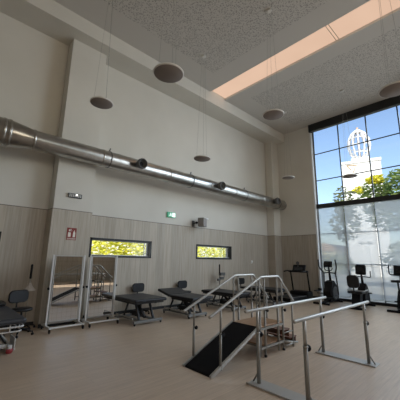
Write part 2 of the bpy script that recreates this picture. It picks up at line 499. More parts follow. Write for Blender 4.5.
for k in range(8):
    y1 = bays[k]-.012; y0 = bays[k+1]+.012
    if k == 0: y1 -= .03
    lab = 'translucent grey roller screen, ' + (rows[k] if k < 4 else 'continuing beyond the right edge of the window')
    o = MB().box(XW+.085, XW+.088, y0, y1, .16, 3.87).build('roller_blind', BL)
    tag(o, lab, 'blind', 'translucent roller screens on the lower end window')
    MB().tube([(XW+.087, y0, .15), (XW+.087, y1, .15)], .014, 8).build('bottom_bar', ALU, o)

# ------------------------------------------------------------ outside
GR = mat('dry_ground', (.34, .325, .28), .9)
struct('ground_outside', MB().box(-60, 120, -60, 120, -.5, -.21), GR).name = 'trim_9'
WHB = mat('white_render', (.82, .80, .76), .8)

# white building with a lattice crown and a mark on its side
tb = thing('tower_building', 'white building with a metal lattice crown on its roof, seen through the end window', 'building', (41, 11.75, -.21), R(16))
MB().box(0, 6, -2.3, 2.35, 0, 15.0).box(-.12, 6.1, -2.4, 2.45, 15.0, 15.35).build('wall', WHB, tb)
MB().box(.6, 2.8, -1.1, 1.1, 15.35, 15.9).build('roof_plinth', WHB, tb)
lt = MB()
prof = [(.6, 15.9), (1.15, 16.8), (1.42, 17.9), (1.35, 18.9), (.9, 19.8), (.08, 20.5)]
for k in range(12):
    a = 2*math.pi*k/12
    lt.tube([(1.7+r*math.cos(a), r*math.sin(a), z) for r, z in prof], .10, 6)
for r, z in prof[:-1]:
    lt.tube([(1.7+r*math.cos(a), r*math.sin(a), z) for a in [2*math.pi*j/20 for j in range(21)]], .06, 6, False)
lt.build('lattice_crown', mat('white_lattice', (.80, .78, .75), .5), tb)
MB().tube([(1.7, 0, 15.8), (1.7, 0, 20.8)], .16, 10).build('mast', mat('rust_mast', (.42, .27, .18), .7), tb)
mk = MB()
for p in ([(-.02, 1.7, 14.8), (-.02, .5, 14.7)], [(-.02, .5, 14.7), (-.02, 1.0, 13.7)], [(-.02, 1.7, 14.8), (-.02, 1.2, 14.1)]): mk.tube(p, .06, 6)
mk.build('wall_mark', mat('ochre_mark', (.55, .38, .22), .7), tb)
# low white houses and a lamp-like mast seen softly through the screens
def house(name, lab, x, y, wx, wy, h, m):
    t_ = thing(name, lab, 'building', (x, y, -.21))
    MB().box(0, wx, -wy/2, wy/2, 0, h).build('wall', m, t_)
    MB().prism([(-wy/2-.3, h), (wy/2+.3, h), (0, h+wy*.22)], -.2, wx+.2, 'x').build('roof', mat('clay_roof', (.42, .28, .18), .8), t_)
    for a in (-.3, .0, .3): MB().box(-.03, 0, wy*a-.5, wy*a+.5, 1.2, 2.6).build('window', DKGREY, t_)
house('house', 'pale yellow house blurred behind the screen beside the end wall', 44, 19.0, 9, 5.4, 3.3, mat('cream_render', (.75, .66, .42), .8))
house('house', 'white low house blurred behind the screen above the recumbent bike', 54, 8.0, 9, 6, 3.2, WHB)
for i, (y, lab) in enumerate(((11.0, 'white garden post left of its twin, behind the screen'), (10.2, 'white garden post right of its twin, behind the screen'))):
    o = MB().tube([(36, y, -.21), (36, y, 3.6)], .16, 10).lathe([(.28, 3.6), (.30, 3.9), (.1, 4.1)], 12, Matrix.Translation((36, y, 0))).build('post', WHB)
    tag(o, lab, 'post')

def leaves(name, blobs, n, size, m, parent, seed):
    rnd = random.Random(seed); bm = bmesh.new()
    tot = sum(b[3]*b[4]*b[5] for b in blobs)
    for (bx, by, bz, rx, ry, rz) in blobs:
        for _ in range(int(n*rx*ry*rz/tot)):
            while True:
                v = Vector((rnd.uniform(-1, 1), rnd.uniform(-1, 1), rnd.uniform(-1, 1)))
                if .25 < v.length < 1: break
            c = Vector((bx+v.x*rx, by+v.y*ry, bz+v.z*rz))
            M = Matrix.Rotation(rnd.uniform(0, 6.28), 3, 'Z') @ Matrix.Rotation(rnd.uniform(0, 6.28), 3, 'X')
            s_ = size*rnd.uniform(.6, 1.4)
            bm.faces.new([bm.verts.new(c + M @ Vector(p)) for p in ((-s_, 0, 0), (0, -s_*.45, s_*.1), (s_, 0, 0), (0, s_*.45, s_*.1))])
    me = bpy.data.meshes.new(name); bm.to_mesh(me); bm.free(); me.materials.append(m)
    o = bpy.data.objects.new(name, me); COL.objects.link(o); o.parent = parent
    return o
LG = leaf_mat('green_leaves', (.10, .17, .05), (.30, .36, .12))
LY = leaf_mat('yellow_leaves', (.62, .58, .04), (.90, .82, .10))
LD = leaf_mat('sparse_leaves', (.16, .20, .10), (.34, .34, .18))
LH = leaf_mat('hedge_leaves', (.52, .54, .08), (.98, .92, .16))
BARK = mat('bark', (.12, .09, .065), .9)
t_ = thing('tree', 'leafy green tree with yellow tips outside the upper end window, right of the tower', 'tree', (23, 4.2, -.21))
MB().tube([(0, 0, 0), (.1, .1, 3), (0, 0, 6)], [.22, .17, .08], 10).tube([(0, .05, 3), (.3, 1.2, 6)], [.1, .04], 8).tube([(0, .05, 3.2), (.2, -1.4, 6.6)], [.1, .04], 8).build('trunk', BARK, t_)
leaves('foliage', [(0, 0, 6.6, 1.6, 1.6, 1.5), (0, 1.7, 6.3, 1.3, 1.2, 1.3), (0, -1.9, 7.2, 1.5, 1.7, 1.6), (0, .3, 5.0, 1.5, 2.2, 1.2), (0, -3.4, 6.4, 1.3, 1.5, 1.6)], 5200, .17, LG, t_, 3)
leaves('yellow_foliage', [(-.6, 1.4, 7.5, .5, .6, .35), (-.5, -1.0, 8.6, .5, .6, .35), (-.7, 2.5, 6.9, .35, .35, .3), (-.4, -2.6, 8.7, .7, .9, .4)], 800, .17, LY, t_, 4)
t_ = thing('tree', 'sparse thin leaved tree outside the end window, nearest the end wall', 'tree', (18.6, 6.55, -.21))
MB().tube([(0, 0, 0), (.05, .0, 3), (0, .1, 5.8)], [.13, .09, .03], 8).build('trunk', BARK, t_)
leaves('foliage', [(0, -.1, 5.4, .7, .7, 1.1), (0, .0, 4.0, .8, .9, 1.1), (0, -.2, 4.7, .7, .75, .9)], 800, .15, LD, t_, 5)
for i, (x, y, r, h, lab) in enumerate(((34, 13.6, 2.2, 2.6, 'pale bush behind the screen nearest the end wall'), (28, 5.2, 2.0, 3.4, 'pale bush behind the screen between the two bikes'), (26, 1.5, 2.2, 3.6, 'pale bush behind the screen at the right edge'))):
    t_ = thing('bush', lab, 'bush', (x, y, -.21))
    MB().tube([(0, 0, 0), (0, 0, h*.5)], [.1, .05], 8).build('stem', BARK, t_)
    leaves('foliage', [(0, 0, h*.55, r, r, h*.5)], 700, .2, LD, t_, 11+i)
# bushes seen through the slot windows
for i, (x, lab) in enumerate(((3.0, 'sunlit yellow green bush filling the left half of the slot window behind the mirrors'), (7.6, 'sunlit yellow green bush filling the right half of the slot window behind the mirrors'),
                              (12.6, 'sunlit yellow green bush filling the left half of the slot window over the treatment tables'), (16.8, 'sunlit yellow green bush filling the right half of the slot window over the treatment tables'))):
    t_ = thing('bush', lab, 'bush', (x+(1.0 if i % 2 == 0 else .9), 15.6, -.21))
    MB().tube([(0, 0, 0), (0, 0, 2)], [.08, .04], 8).build('stem', BARK, t_)
    leaves('foliage', [(-.85, 0, 2.0, 1.15, .8, 1.7), (.85, .1, 2.1, 1.15, .8, 1.6)], 2600, .13, LH, t_, 21+i)
struct('wall_garden', MB().box(-6, 34, 18, 18.3, -.2, 4.2), WHB)

# ------------------------------------------------------------ air duct on the main wall
DY, DZ = 7.03, 4.15
dt = thing('air_duct', 'round galvanised ventilation duct with jet nozzles running along the main wall', 'air duct', (0, DY, DZ))
MX = Matrix.Rotation(math.pi/2, 4, 'Y')
d = MB()
d.lathe([(.30, X0), (.30, .88), (.305, .89), (.225, 1.36), (.225, 12.10), (.20, 12.16)], 36, MX)
d.build('pipe', DU, dt)
for x, r in ((.80, .312), (.90, .312), (1.38, .236), (3.0, .232), (5.2, .232), (7.05, .232), (8.4, .232), (10.3, .232), (12.06, .232)):
    MB().lathe([(r-.012, -.03), (r, -.022), (r, .022), (r-.012, .03)], 36, Matrix.Translation((x, 0, 0)) @ MX).build('joint_ring', DU, dt)
for x in (4.02, 7.35, 11.05):
    M = Matrix.Translation((x, -.18, .02)) @ Matrix.Rotation(R(96), 4, 'X')
    nz_ = MB().lathe([(.10, 0), (.10, .10), (.135, .12), (.15, .19), (.15, .25), (.125, .28), (.125, .25), (.06, .16)], 24, M).build('jet_nozzle', GREYPL, dt)
    MB().lathe([(.058, .155), (.058, .175)], 20, M).build('nozzle_opening', PLAST, nz_)
for x in (3.2, 6.15, 9.1, 11.6):
    b = MB(); b.lathe([(.226, -.012), (.234, -.012), (.234, .012), (.226, .012)], 32, Matrix.Translation((x, 0, 0)) @ MX)
    b.box(x-.012, x+.012, -.03, .0, .22, .33, 0, rot('Y', 18, (x, 0, .22)))
    b.box(x-.012, x+.012, .0, YW-DY-.002, .235, .25)
    b.build('hanger', GREYPL, dt)

# ------------------------------------------------------------ hanging discs
def disc(x, y, z, lab):
    t_ = thing('hanging_disc', lab, 'ceiling disc', (x, y, z), 0, 'round discs hung from the ceiling')
    MB().lathe([(.225, .0), (.245, .003), (.25, .010), (.25, .024), (.24, .032), (0, .032)], 40).build('rim', DISCE, t_)
    MB().lathe([(0, -.004), (.232, -.004), (.236, .001)], 40).build('underside', DISC, t_)
    for k in range(3):
        a = 2*math.pi*k/3+.6
        MB().tube([(.17*math.cos(a), .17*math.sin(a), .03), (.05*math.cos(a), .05*math.sin(a), ZC-z-.04)], .0024, 5).build('cable', CABLE, t_)
    MB().lathe([(.055, ZC-z-.045), (.065, ZC-z-.04), (.065, ZC-z)], 20).build('ceiling_rose', DISCE, t_)
disc(2.43, 3.37, 4.50, 'large hanging disc over the left half of the room, in front of the beam')
disc(2.33, 5.70, 4.90, 'hanging disc in front of the pilaster, highest above the mirrors')
disc(5.46, 5.72, 4.43, 'low hanging disc just above the duct in the middle of the main wall')
disc(5.48, 3.32, 4.92, 'hanging disc below the lit skylight strip, left of the end window')
disc(10.39, 5.72, 4.90, 'small far hanging disc in front of the corner of the end wall')
disc(10.46, 3.38, 4.50, 'far hanging disc seen edge on against the tower in the window')
disc(5.52, .92, 4.50, 'nearest hanging disc, cut by the right edge over the window header')

# ------------------------------------------------------------ things on the wall
t_ = thing('emergency_light', 'slim grey emergency light with bright spot on the pilaster below the duct', 'emergency light', (2.54, YP, 3.08))
MB().box(-.17, .17, -.05, -.001, -.055, .055, .012).build('housing', GREYPL, t_)
g = MB()
for k in range(7): g.box(-.145+k*.044, -.125+k*.044, -.054, -.049, -.035, .035)
g.build('grille', WPL, t_)
em = mat('lit_emergency_led', (1, 1, 1)); em.node_tree.nodes['Principled BSDF'].inputs['Emission Color'].default_value = (1, .97, .9, 1); em.node_tree.nodes['Principled BSDF'].inputs['Emission Strength'].default_value = 2.0
MB().lathe([(.001, -.01), (.022, -.006), (.022, 0)], 16, Matrix.Translation((.03, -.054, .02)) @ Matrix.Rotation(-math.pi/2, 4, 'X') @ Matrix.Rotation(math.pi, 4, 'X')).build('led', em, t_)

t_ = thing('fire_extinguisher_sign', 'small red fire extinguisher sign on the pale boarded pilaster', 'sign', (2.555, YP-.013, 2.115))
MB().box(-.115, .115, -.008, 0, -.15, .15).build('plate', mat('sign_red', (.24, .025, .015), .45), t_)
p_ = MB(); sw = mat('sign_white', (.75, .70, .62), .5)
p_.box(-.085, -.02, -.011, -.008, -.075, .035, .015); p_.box(-.072, -.033, -.011, -.008, .06, .11, .012)
p_.tube([(-.05, -.0095, .11), (-.015, -.0095, .12), (.0, -.0095, .06)], .005, 6)
p_.build('extinguisher_symbol', sw, t_)
p_ = MB(); p_.prism([(.03, -.08), (.085, -.08), (.09, .02), (.06, .10), (.035, .03)], -.011, -.008); p_.build('flame_symbol', sw, t_)
MB().box(-.10, .10, -.011, -.008, -.115, -.105).box(-.10, .10, -.011, -.008, -.135, -.128).build('caption_line', sw, t_)

t_ = thing('exit_sign', 'small lit green exit sign with running figure above the wall panelling', 'sign', (5.94, YW, 3.03))
eg = mat('exit_green', (.05, .30, .16), .4); eg.node_tree.nodes['Principled BSDF'].inputs['Emission Color'].default_value = (.05, .35, .2, 1); eg.node_tree.nodes['Principled BSDF'].inputs['Emission Strength'].default_value = .35
ew = mat('exit_white', (.9, .95, .92), .4); ew.node_tree.nodes['Principled BSDF'].inputs['Emission Color'].default_value = (.8, 1, .9, 1); ew.node_tree.nodes['Principled BSDF'].inputs['Emission Strength'].default_value = .75
MB().box(-.17, .17, -.06, -.001, -.09, .09, .008).build('housing', eg, t_)
MB().box(.02, .15, -.064, -.06, -.072, .072).build('door_symbol', ew, t_)
p_ = MB()
p_.lathe([(.001, -.002), (.016, -.001), (.016, .001), (.001, .002)], 12, Matrix.Translation((-.045, -.063, .052)) @ Matrix.Rotation(math.pi/2, 4, 'X'))
p_.prism([(-.075, -.01), (-.045, .034), (-.022, .03), (-.04, -.015)], -.065, -.06)
p_.tube([(-.05, -.063, -.01), (-.02, -.063, -.03), (-.035, -.063, -.065)], .01, 6); p_.tube([(-.06, -.063, -.01), (-.085, -.063, -.035), (-.12, -.063, -.045)], .01, 6)
p_.tube([(-.03, -.063, .025), (-.0, -.063, .012)], .008, 6); p_.tube([(-.065, -.063, .02), (-.10, -.063, .012)], .008, 6)
p_.build('running_figure', ew, t_)

t_ = thing('wall_speaker', 'grey box speaker on a swivel bracket above the slot window', 'speaker', (6.98, YW, 2.84))
MB().box(-.06, .06, -.03, -.001, -.12, .10, .008).build('wall_plate', GREYPL, t_)
MB().tube([(0, -.03, 0), (.04, -.14, .02), (.12, -.24, .04)], .025, 10).lathe([(.001, -.05), (.045, -.02), (.045, .02), (.001, .05)], 12, Matrix.Translation((.05, -.15, .02))).build('bracket', DKGREY, t_)
MB().box(.02, .34, -.44, -.20, -.13, .19, .02, rot('Z', 25, (.15, -.3, 0))).build('cabinet', mat('grey_speaker', (.27, .25, .24), .6), t_)
t_ = thing('wall_camera', 'small white camera on an arm right of the wall speaker', 'camera', (7.62, YW, 3.02))
MB().lathe([(.045, 0), (.045, .02), (.02, .03)], 16, Matrix.Rotation(math.pi/2, 4, 'X')).tube([(0, -.02, 0), (0, -.09, .03)], .012, 8).build('bracket', WPL, t_)
MB().box(-.20, .05, -.13, -.07, .02, .075, .015, rot('Z', 8)).build('body', mat('bright_white_plastic', (.85, .85, .84), .4), t_)
MB().lathe([(.022, 0), (.022, .012)], 16, Matrix.Translation((-.20, -.13, .045)) @ Matrix.Rotation(-math.pi/2, 4, 'Y')).build('lens', PLAST, t_)
t_ = thing('thermostat', 'small round white wall thermostat right of the second slot window', 'thermostat', (10.5, YW-.016, 1.47))
MB().box(-.05, .05, -.012, 0, -.07, .07, .008).build('plate', WPL, t_)
MB().lathe([(.05, 0), (.05, .02), (.035, .03)], 20, Matrix.Translation((0, -.01, .02)) @ Matrix.Rotation(math.pi/2, 4, 'X')).build('dial', mat('bright_white_plastic', (.85, .85, .84), .4), t_)

# ------------------------------------------------------------ casters
def caster(parent, x, y, r=.04, name='caster'):
    c = MB().tube([(x, y, r*1.3), (x, y, 2*r+.03)], .009, 8).box(x-.02, x+.02, y-.018, y+.018, r*1.7, r*2.2, .004).build(name, DKGREY, parent)
    MB().lathe([(r*.8, -.014), (r, -.008), (r, .008), (r*.8, .014)], 20, Matrix.Translation((x, y, r)) @ Matrix.Rotation(math.pi/2, 4, 'Y')).build('wheel', RUB, c)
    return c

# ------------------------------------------------------------ posture mirrors
def mirror(x, y, rz, lab):
    t_ = thing('posture_mirror', lab, 'mirror', (x, y, 0), rz, 'wheeled posture mirrors in front of the pilaster')
    hw = .345
    f = MB()
    for sx in (-1, 1):
        f.box(sx*hw-.018, sx*hw+.018, -.015, .015, .12, 1.60, .004)
        f.box(sx*hw-.02, sx*hw+.02, -.29, .29, .085, .12, .005)
    f.box(-hw, hw, -.27, -.235, .088, .118, .004); f.box(-hw, hw, .235, .27, .088, .118, .004)
    f.build('stand', WHM, t_)
    for sx in (-1, 1):
        for sy in (-1, 1): caster(t_, sx*hw, sy*.265, .046)
    w_ = .295; z0, z1 = .17, 1.585
    m_ = MB()
    m_.box(-w_, w_, -.014, .014, z1-.02, z1, .003); m_.box(-w_, w_, -.014, .014, z0, z0+.02, .003)
    m_.box(-w_-.02, -w_, -.014, .014, z0, z1, .003); m_.box(w_, w_+.02, -.014, .014, z0, z1, .003)
    m_.build('mirror_frame', ALU, t_)
    MB().box(-w_, w_, -.006, .006, z0+.02, z1-.02).build('mirror_glass', MI, t_)
    for sx in (-1, 1):
        MB().lathe([(.028, 0), (.03, .02), (.018, .04)], 14, Matrix.Translation((sx*(hw+.016), 0, .87)) @ Matrix.Rotation(sx*math.pi/2, 4, 'Y')).build('tilt_knob', PLAST, t_)
mirror(2.43, 6.92, R(0), 'left wheeled posture mirror reflecting the ramp, in front of the pilaster')
mirror(3.27, 6.92, R(0), 'right wheeled posture mirror below the slot window, nearer the treatment tables')

# ------------------------------------------------------------ treatment tables
def treat(x0, x1, y0, y1, zt, lab, base=(0, 0), back=0, rz=0):
    cx, cy = (x0+x1)/2, (y0+y1)/2; W, L = x1-x0, y1-y0
    t_ = thing('treatment_table', lab, 'treatment table', (cx, cy, 0), rz, 'black padded treatment tables')
    hw, hl = W/2, L/2; th = .075
    split = hl - .55 if back else hl
    MB().box(-hw, hw, -hl, split-.01, zt-th, zt, .03).build('padded_top', VIN, t_)
    if back:
        o = MB().box(-hw, hw, split+.01, hl+.05, zt-th, zt, .03, rot('X', back, (0, split, zt-th))).build('backrest', VIN, t_)
    f = MB()
    for sx in (-1, 1): f.box(sx*(hw-.07)-.02, sx*(hw-.07)+.02, -hl+.08, split-.05, zt-th-.045, zt-th-.002, .005)
    for y in (-hl+.1, split-.12): f.box(-hw+.06, hw-.06, y-.02, y+.02, zt-th-.045, zt-th-.002, .005)
    f.build('top_frame', DKGREY, t_)
    b = MB(); bw = hw-.06; bl = min(.55, hl-.12)
    for sy in (-1, 1): b.box(-bw, bw, sy*bl-.035, sy*bl+.035, .05, .11, .01)
    for sx in (-1, 1): b.box(sx*.2-.03, sx*.2+.03, -bl, bl, .06, .11, .008)
    b.build('base_frame', mat('grey_table_base', (.17, .17, .165), .45), t_)
    for sx in (-1, 1):
        for sy in (-1, 1): caster(t_, sx*(bw-.03), sy*bl, .03)
    for sx in (-1, 1):
        MB().box(sx*.2-.02, sx*.2+.02, -bl+.05, -bl+.11, .10, zt-th-.03, .005, rot('X', -28, (0, -bl+.08, .10))).build('lifting_arm', DKGREY, t_)
        MB().box(sx*.2-.045, sx*.2-.025, bl-.18, bl-.12, .10, zt-th-.03, .005, rot('X', 28, (0, bl-.15, .10))).build('lifting_arm', DKGREY, t_)
    MB().tube([(0, -.3, .14), (0, .12, zt-th-.06)], .04, 12).box(-.08, .08, -.15, .2, .12, .24, .02).build('lift_motor', DKGREY, t_)
    MB().bend([(-bw-.0, -bl+.05, .13), (-bw-.0, -bl+.05, .17), (-bw-.0, bl-.05, .17), (-bw-.0, bl-.05, .13)], .012, .03).build('foot_bar', STEEL, t_)
    MB().box(hw-.05, hw+.015, -.12, .12, zt-th-.12, zt-th-.04, .01).build('handset_holder', PLAST, t_)
    return t_
treat(3.68, 4.60, 6.02, 7.17, .60, 'black padded treatment table beside the right mirror', back=0)
treat(5.22, 6.02, 5.75, 7.30, .55, 'black padded treatment table with its head end raised, below the gap between the slot windows', back=12)
treat(7.0, 7.80, 5.75, 7.30, .54, 'black padded treatment table under the second slot window, behind the ramp rail')
treat(8.95, 9.75, 5.60, 7.0, .56, 'black padded treatment table farthest right, seen behind the stair rails')

# the left one: couch with a pale tubular frame
t_ = thing('treatment_couch', 'charcoal padded couch with white tube frame and red feet at the left edge', 'treatment table', (.87, 6.28, 0))
zt = .60
MB().box(-.5, .46, -.93, .85, zt-.085, zt, .04).build('padded_top', GRVIN, t_)
MB().box(-.5, .42, .50, .86, zt+.005, zt+.075, .03).build('head_cushion', VIN, t_)
fr = MB()
fr.bend([(-.46, -.88, zt-.13), (.44, -.88, zt-.13), (.44, .80, zt-.13), (-.46, .80, zt-.13), (-.46, -.86, zt-.13)], .013, .08)
fr.bend([(-.46, -.86, zt-.20), (.42, -.86, zt-.20), (.42, .78, zt-.20), (-.46, .78, zt-.20)], .011, .08)
for y in (-.6, -.2, .2, .6): fr.tube([(.43, y, zt-.20), (.44, y, zt-.09)], .009, 8)
for x in (-.3, 0, .25): fr.tube([(x, -.87, zt-.20), (x, -.88, zt-.09)], .009, 8)
fr.build('tube_frame', WHM, t_)
lg = MB()
for sy in (-1, 1):
    lg.tube([(.35, sy*.42, .09), (.10, sy*.15, zt-.14)], .016, 10); lg.tube([(-.40, sy*.42, .09), (-.15, sy*.15, zt-.14)], .016, 10)
lg.box(-.12, -.02, -.35, .35, .10, zt-.15, .01)
lg.build('scissor_lift', DKGREY, t_)
bs = MB()
for sx in (-1, 1): bs.box(sx*.36-.03, sx*.36+.03, -.54, .54, .07, .13, .01)
bs.box(-.36, .36, -.44, -.38, .07, .13, .01); bs.box(-.36, .36, .38, .44, .07, .13, .01)
bs.build('base_frame', WHM, t_)
for sx in (-1, 1):
    for sy in (-1, 1):
        MB().lathe([(.035, 0), (.05, .02), (.05, .06), (.03, .085)], 16, Matrix.Translation((sx*.36, sy*.50, 0))).build('foot', REDP, t_)
MB().box(.42, .435, -.50, -.15, .03, .22, .006).build('side_plate', WHM, t_)

# ------------------------------------------------------------ rolling stools with backrest
def stool(x, y, rz, lab, zs=.50, zb=.70):
    t_ = thing('rolling_stool', lab, 'stool', (x, y, 0), rz, 'black rolling stools with backrests')
    MB().lathe([(.15, zs-.06), (.19, zs-.045), (.195, zs-.015), (.18, zs), (.05, zs+.004)], 28).build('seat', VIN, t_)
    MB().slab(.40, .25, .145, .195, .085, (0, zb+.005)).build('backrest', VIN, t_)
    MB().bend([(0, .02, zs-.07), (0, .21, zs-.07), (0, .205, zb)], .014, .06).build('back_bar', DKGREY, t_)
    MB().lathe([(.045, .09), (.03, .13), (.03, .28), (.018, .29), (.018, zs-.06)], 16).build('gas_lift', DKGREY, t_)
    for k in range(5):
        a = 2*math.pi*k/5+.3; c, s_ = math.cos(a), math.sin(a)
        l = MB().tube([(c*.03, s_*.03, .11), (c*.26, s_*.26, .075)], [.022, .014], 8).build('leg', PLAST, t_)
        MB().lathe([(.02, -.02), (.027, -.01), (.027, .01), (.02, .02)], 14, Matrix.Translation((c*.26, s_*.26, .028)) @ Matrix.Rotation(a, 4, 'Z') @ Matrix.Rotation(math.pi/2, 4, 'X')).tube([(c*.26, s_*.26, .05), (c*.26, s_*.26, .08)], .008, 6).build('caster', RUB, l)
stool(1.60, 6.93, R(18), 'black rolling stool beside the white framed couch at the left', .52, .73)
stool(4.72, 7.42, 0, 'black rolling stool behind the treatment table beside the mirrors')
stool(6.42, 7.42, 0, 'black rolling stool behind the treatment table with the raised head end', .52, .71)
stool(9.55, 7.40, 0, 'black rolling stool seen between the stair handrails')

# ------------------------------------------------------------ lamps on stands
def lampstand(x, y, lab, head=True):
    t_ = thing('heat_lamp', lab, 'lamp', (x, y, 0))
    MB().tube([(0, 0, .08), (0, 0, 1.10)], .011, 10).build('pole', STEEL if head else DKGREY, t_)
    MB().lathe([(.02, 1.06), (.024, 1.08), (.024, 1.36), (.01, 1.38)], 12).build('upper_grip', PLAST, t_)
    for k in range(5):
        a = 2*math.pi*k/5
        l = MB().tube([(0, 0, .10), (math.cos(a)*.2, math.sin(a)*.2, .06)], .012, 8).build('leg', DKGREY, t_)
        MB().lathe([(.015, -.01), (.024, -.006), (.024, .006), (.015, .01)], 12, Matrix.Translation((math.cos(a)*.2, math.sin(a)*.2, .026)) @ Matrix.Rotation(math.pi/2, 4, 'X')).tube([(math.cos(a)*.2, math.sin(a)*.2, .045), (math.cos(a)*.2, math.sin(a)*.2, .065)], .006, 6).build('caster', RUB, l)
    return t_
t_ = lampstand(1.80, 7.42, 'heat lamp with pale conical shade on a stand beside the pilaster')
MB().tube([(0, 0, .98), (-.02, -.12, .99)], .01, 8).build('arm', STEEL, t_)
MB().lathe([(.02, .98), (.03, .94), (.045, .91), (.115, .83), (.12, .82), (.108, .825), (.02, .90)], 24, Matrix.Translation((-.02, -.13, 0))).build('lamp_shade', mat('pale_shade', (.55, .51, .47), .45), t_)
t_ = lampstand(8.07, 7.42, 'dark equipment stand with clamps and a small box under the second slot window', False)
MB().box(.02, .26, -.06, .06, .97, 1.08, .01).box(.03, .20, -.05, .05, .82, .92, .01).box(-.10, .02, -.04, .04, .78, .86, .01).tube([(0, 0, 1.0), (.05, 0, 1.0)], .012, 8).tube([(0, 0, .9), (.05, 0, .9)], .012, 8).bend([(.2, 0, 1.0), (.27, 0, .95), (.24, 0, .87)], .012, .04).build('clamp_box', GREYPL, t_)

# ------------------------------------------------------------ ramp and stair trainer
YN, YF, PZ = 2.92, 3.48, .485
XR0, XR1, XP = 3.01, 4.12, 4.86
t_ = thing('ramp_and_stair_trainer', 'walking trainer with black ramp, wooden platform and steel handrails', 'walking trainer', ((XR0+XP)/2, (YN+YF)/2, 0))
ox, oy = (XR0+XP)/2, (YN+YF)/2
def LB(): return MB()
def P(x, y, z): return (x-ox, y-oy, z)
def part(mb, name, m, par=t_, label=None):
    bmesh.ops.translate(mb.bm, vec=(-ox, -oy, 0), verts=mb.bm.verts[:])
    return mb.build(name, m, par, label)
part(LB().prism([(XR0, .0), (XR0+.02, .022), (XR1, PZ), (XR1, PZ-.03), (XR0+.08, 0)], YN+.02, YF-.02), 'ramp', MATB)
for y in (YN, YF):
    part(LB().prism([(XR0-.01, 0), (XR0-.01, .03), (XR1, PZ+.012), (XR1, PZ-.028), (XR0+.05, 0)], y-.018, y+.018), 'ramp_side_rail', ALU)
part(LB().box(XR1, XP, YN+.0, YF, PZ-.025, PZ, .006), 'platform', ST)
fr = LB()
for z in (PZ-.045, .15):
    for y in (YN, YF): fr.box(XR1+.02, XP, y-.015, y+.015, z-.015, z+.015)
    for x in (XR1+.15, XP): fr.box(x-.015, x+.015, YN, YF, z-.015, z+.015)
part(fr, 'platform_frame', GRM)
part(LB().box(XR1+.14, XP, YN+.02, YF-.02, .166, .184, .004), 'lower_shelf', ST)
# two steps down on the far side
for i, (x0, z) in enumerate(((XP+.02, .32), (XP+.26, .16))):
    part(LB().box(x0, x0+.26, YN+.03, YF-.03, z-.022, z, .005).box(x0+.235, x0+.255, YN+.04, YF-.04, z-.14, z-.02), 'step', mat('dark_step_wood', (.16, .075, .05), .45))
sf = LB()
for y in (YN, YF):
    sf.tube([(XP, y, .15), (5.36, y, .05)], .014, 8); sf.tube([(XP, y, .28), (5.16, y, .28)], .014, 8)
    sf.tube([(5.20, y, 0.0), (5.20, y, .87)], .016, 10); sf.tube([(XP, y, .06), (5.36, y, .06)], .013, 8)
sf.tube([(5.34, YN, .05), (5.34, YF, .05)], .013, 8)
part(sf, 'stair_frame', GRM)
for y, yy in ((YN, YN), (YF, YF)):
    hr = LB().bend([(2.97, y, .765), (3.02, y, .785), (4.20, y, 1.27), (4.76, y, 1.27), (5.26, y, .80)], .021, .05, 14)
    part(hr, 'handrail', STEEL)
for y in (YN, YF):
    for x, z0, z1 in ((3.20, .05, .86), (4.16, .03, 1.235), (4.30, 0, 1.255), (4.70, .03, 1.255), (4.86, 0, 1.17)):
        p_ = part(LB().tube([(x, y, z0), (x, y, z0+(z1-z0)*.6)], .019, 12).tube([(x, y, z0+(z1-z0)*.58), (x, y, z1)], .0145, 12), 'post', GRM)
        if x in (3.20, 4.30, 4.86):
            zk = z0+(z1-z0)*.58
            part(LB().tube([(x, y-.018, zk), (x, y-.045, zk)], .008, 8).lathe([(.02, 0), (.03, .012), (.02, .028)], 14, Matrix.Translation((x, y-.042, zk)) @ Matrix.Rotation(math.pi/2, 4, 'X')), 'knob', PLAST)
for y in (YN, YF):
    for x in (4.30, 4.86):
        part(LB().lathe([(.026, 0), (.026, .02), (.02, .04)], 14, Matrix.Translation((x, y, 0))), 'rubber_foot', RUB)

# ------------------------------------------------------------ parallel bars
t_ = thing('parallel_bars', 'pair of parallel walking bars on steel posts and flat base plates', 'parallel bars', (4.3, 2.04, 0))
BYs = (2.39, 1.68)
for y in BYs:
    xs_ = 3.08 if y > 2 else 3.01
    MB().tube([(xs_-4.3, y-2.04, .90), (xs_+.02-4.3, y-2.04, .90), (5.48-4.3, y-2.04, .90), (5.50-4.3, y-2.04, .90)], [.015, .022, .022, .015], 16).build('handrail', STEEL, t_)
for x in (3.35, 5.26):
    lx_ = x-4.3; near = x < 4; ya, yb = (1.50-2.04, 2.50-2.04) if near else (1.56-2.04, 2.48-2.04)
    MB().box(lx_-.12, lx_+.12, ya, yb, .0, .012, .003).box(lx_-.124, lx_-.114, ya, yb, .0, .02).build('base_plate', mat('base_plate_metal', (.44, .43, .41), .42, .3), t_)
    for y in BYs:
        ly = y-2.04; lx_ = x-4.3+((0 if y > 2 else -.10) if near else 0)
        p_ = MB().tube([(lx_, ly, .012), (lx_, ly, .62)], .025, 14).build('post', GRM, t_)
        MB().tube([(lx_, ly, .60), (lx_, ly, .885)], .020, 12).lathe([(.03, .62), (.03, .60)], 12, Matrix.Translation((lx_, ly, 0))).build('inner_tube', STEEL, p_)
        s_ = 1 if y > 2 else -1
        MB().lathe([(.02, 0), (.036, .012), (.036, .032), (.024, .042)], 14, Matrix.Translation((lx_+.035, ly-.0, .585)) @ Matrix.Rotation(math.pi/2, 4, 'Y')).tube([(lx_+.015, ly, .585), (lx_+.05, ly, .585)], .008, 8).build('knob', PLAST, p_)
        MB().tube([(lx_, ly+s_*.085, .014), (lx_, ly+s_*.012, .13)], .010, 10).build('brace', GRM, p_)

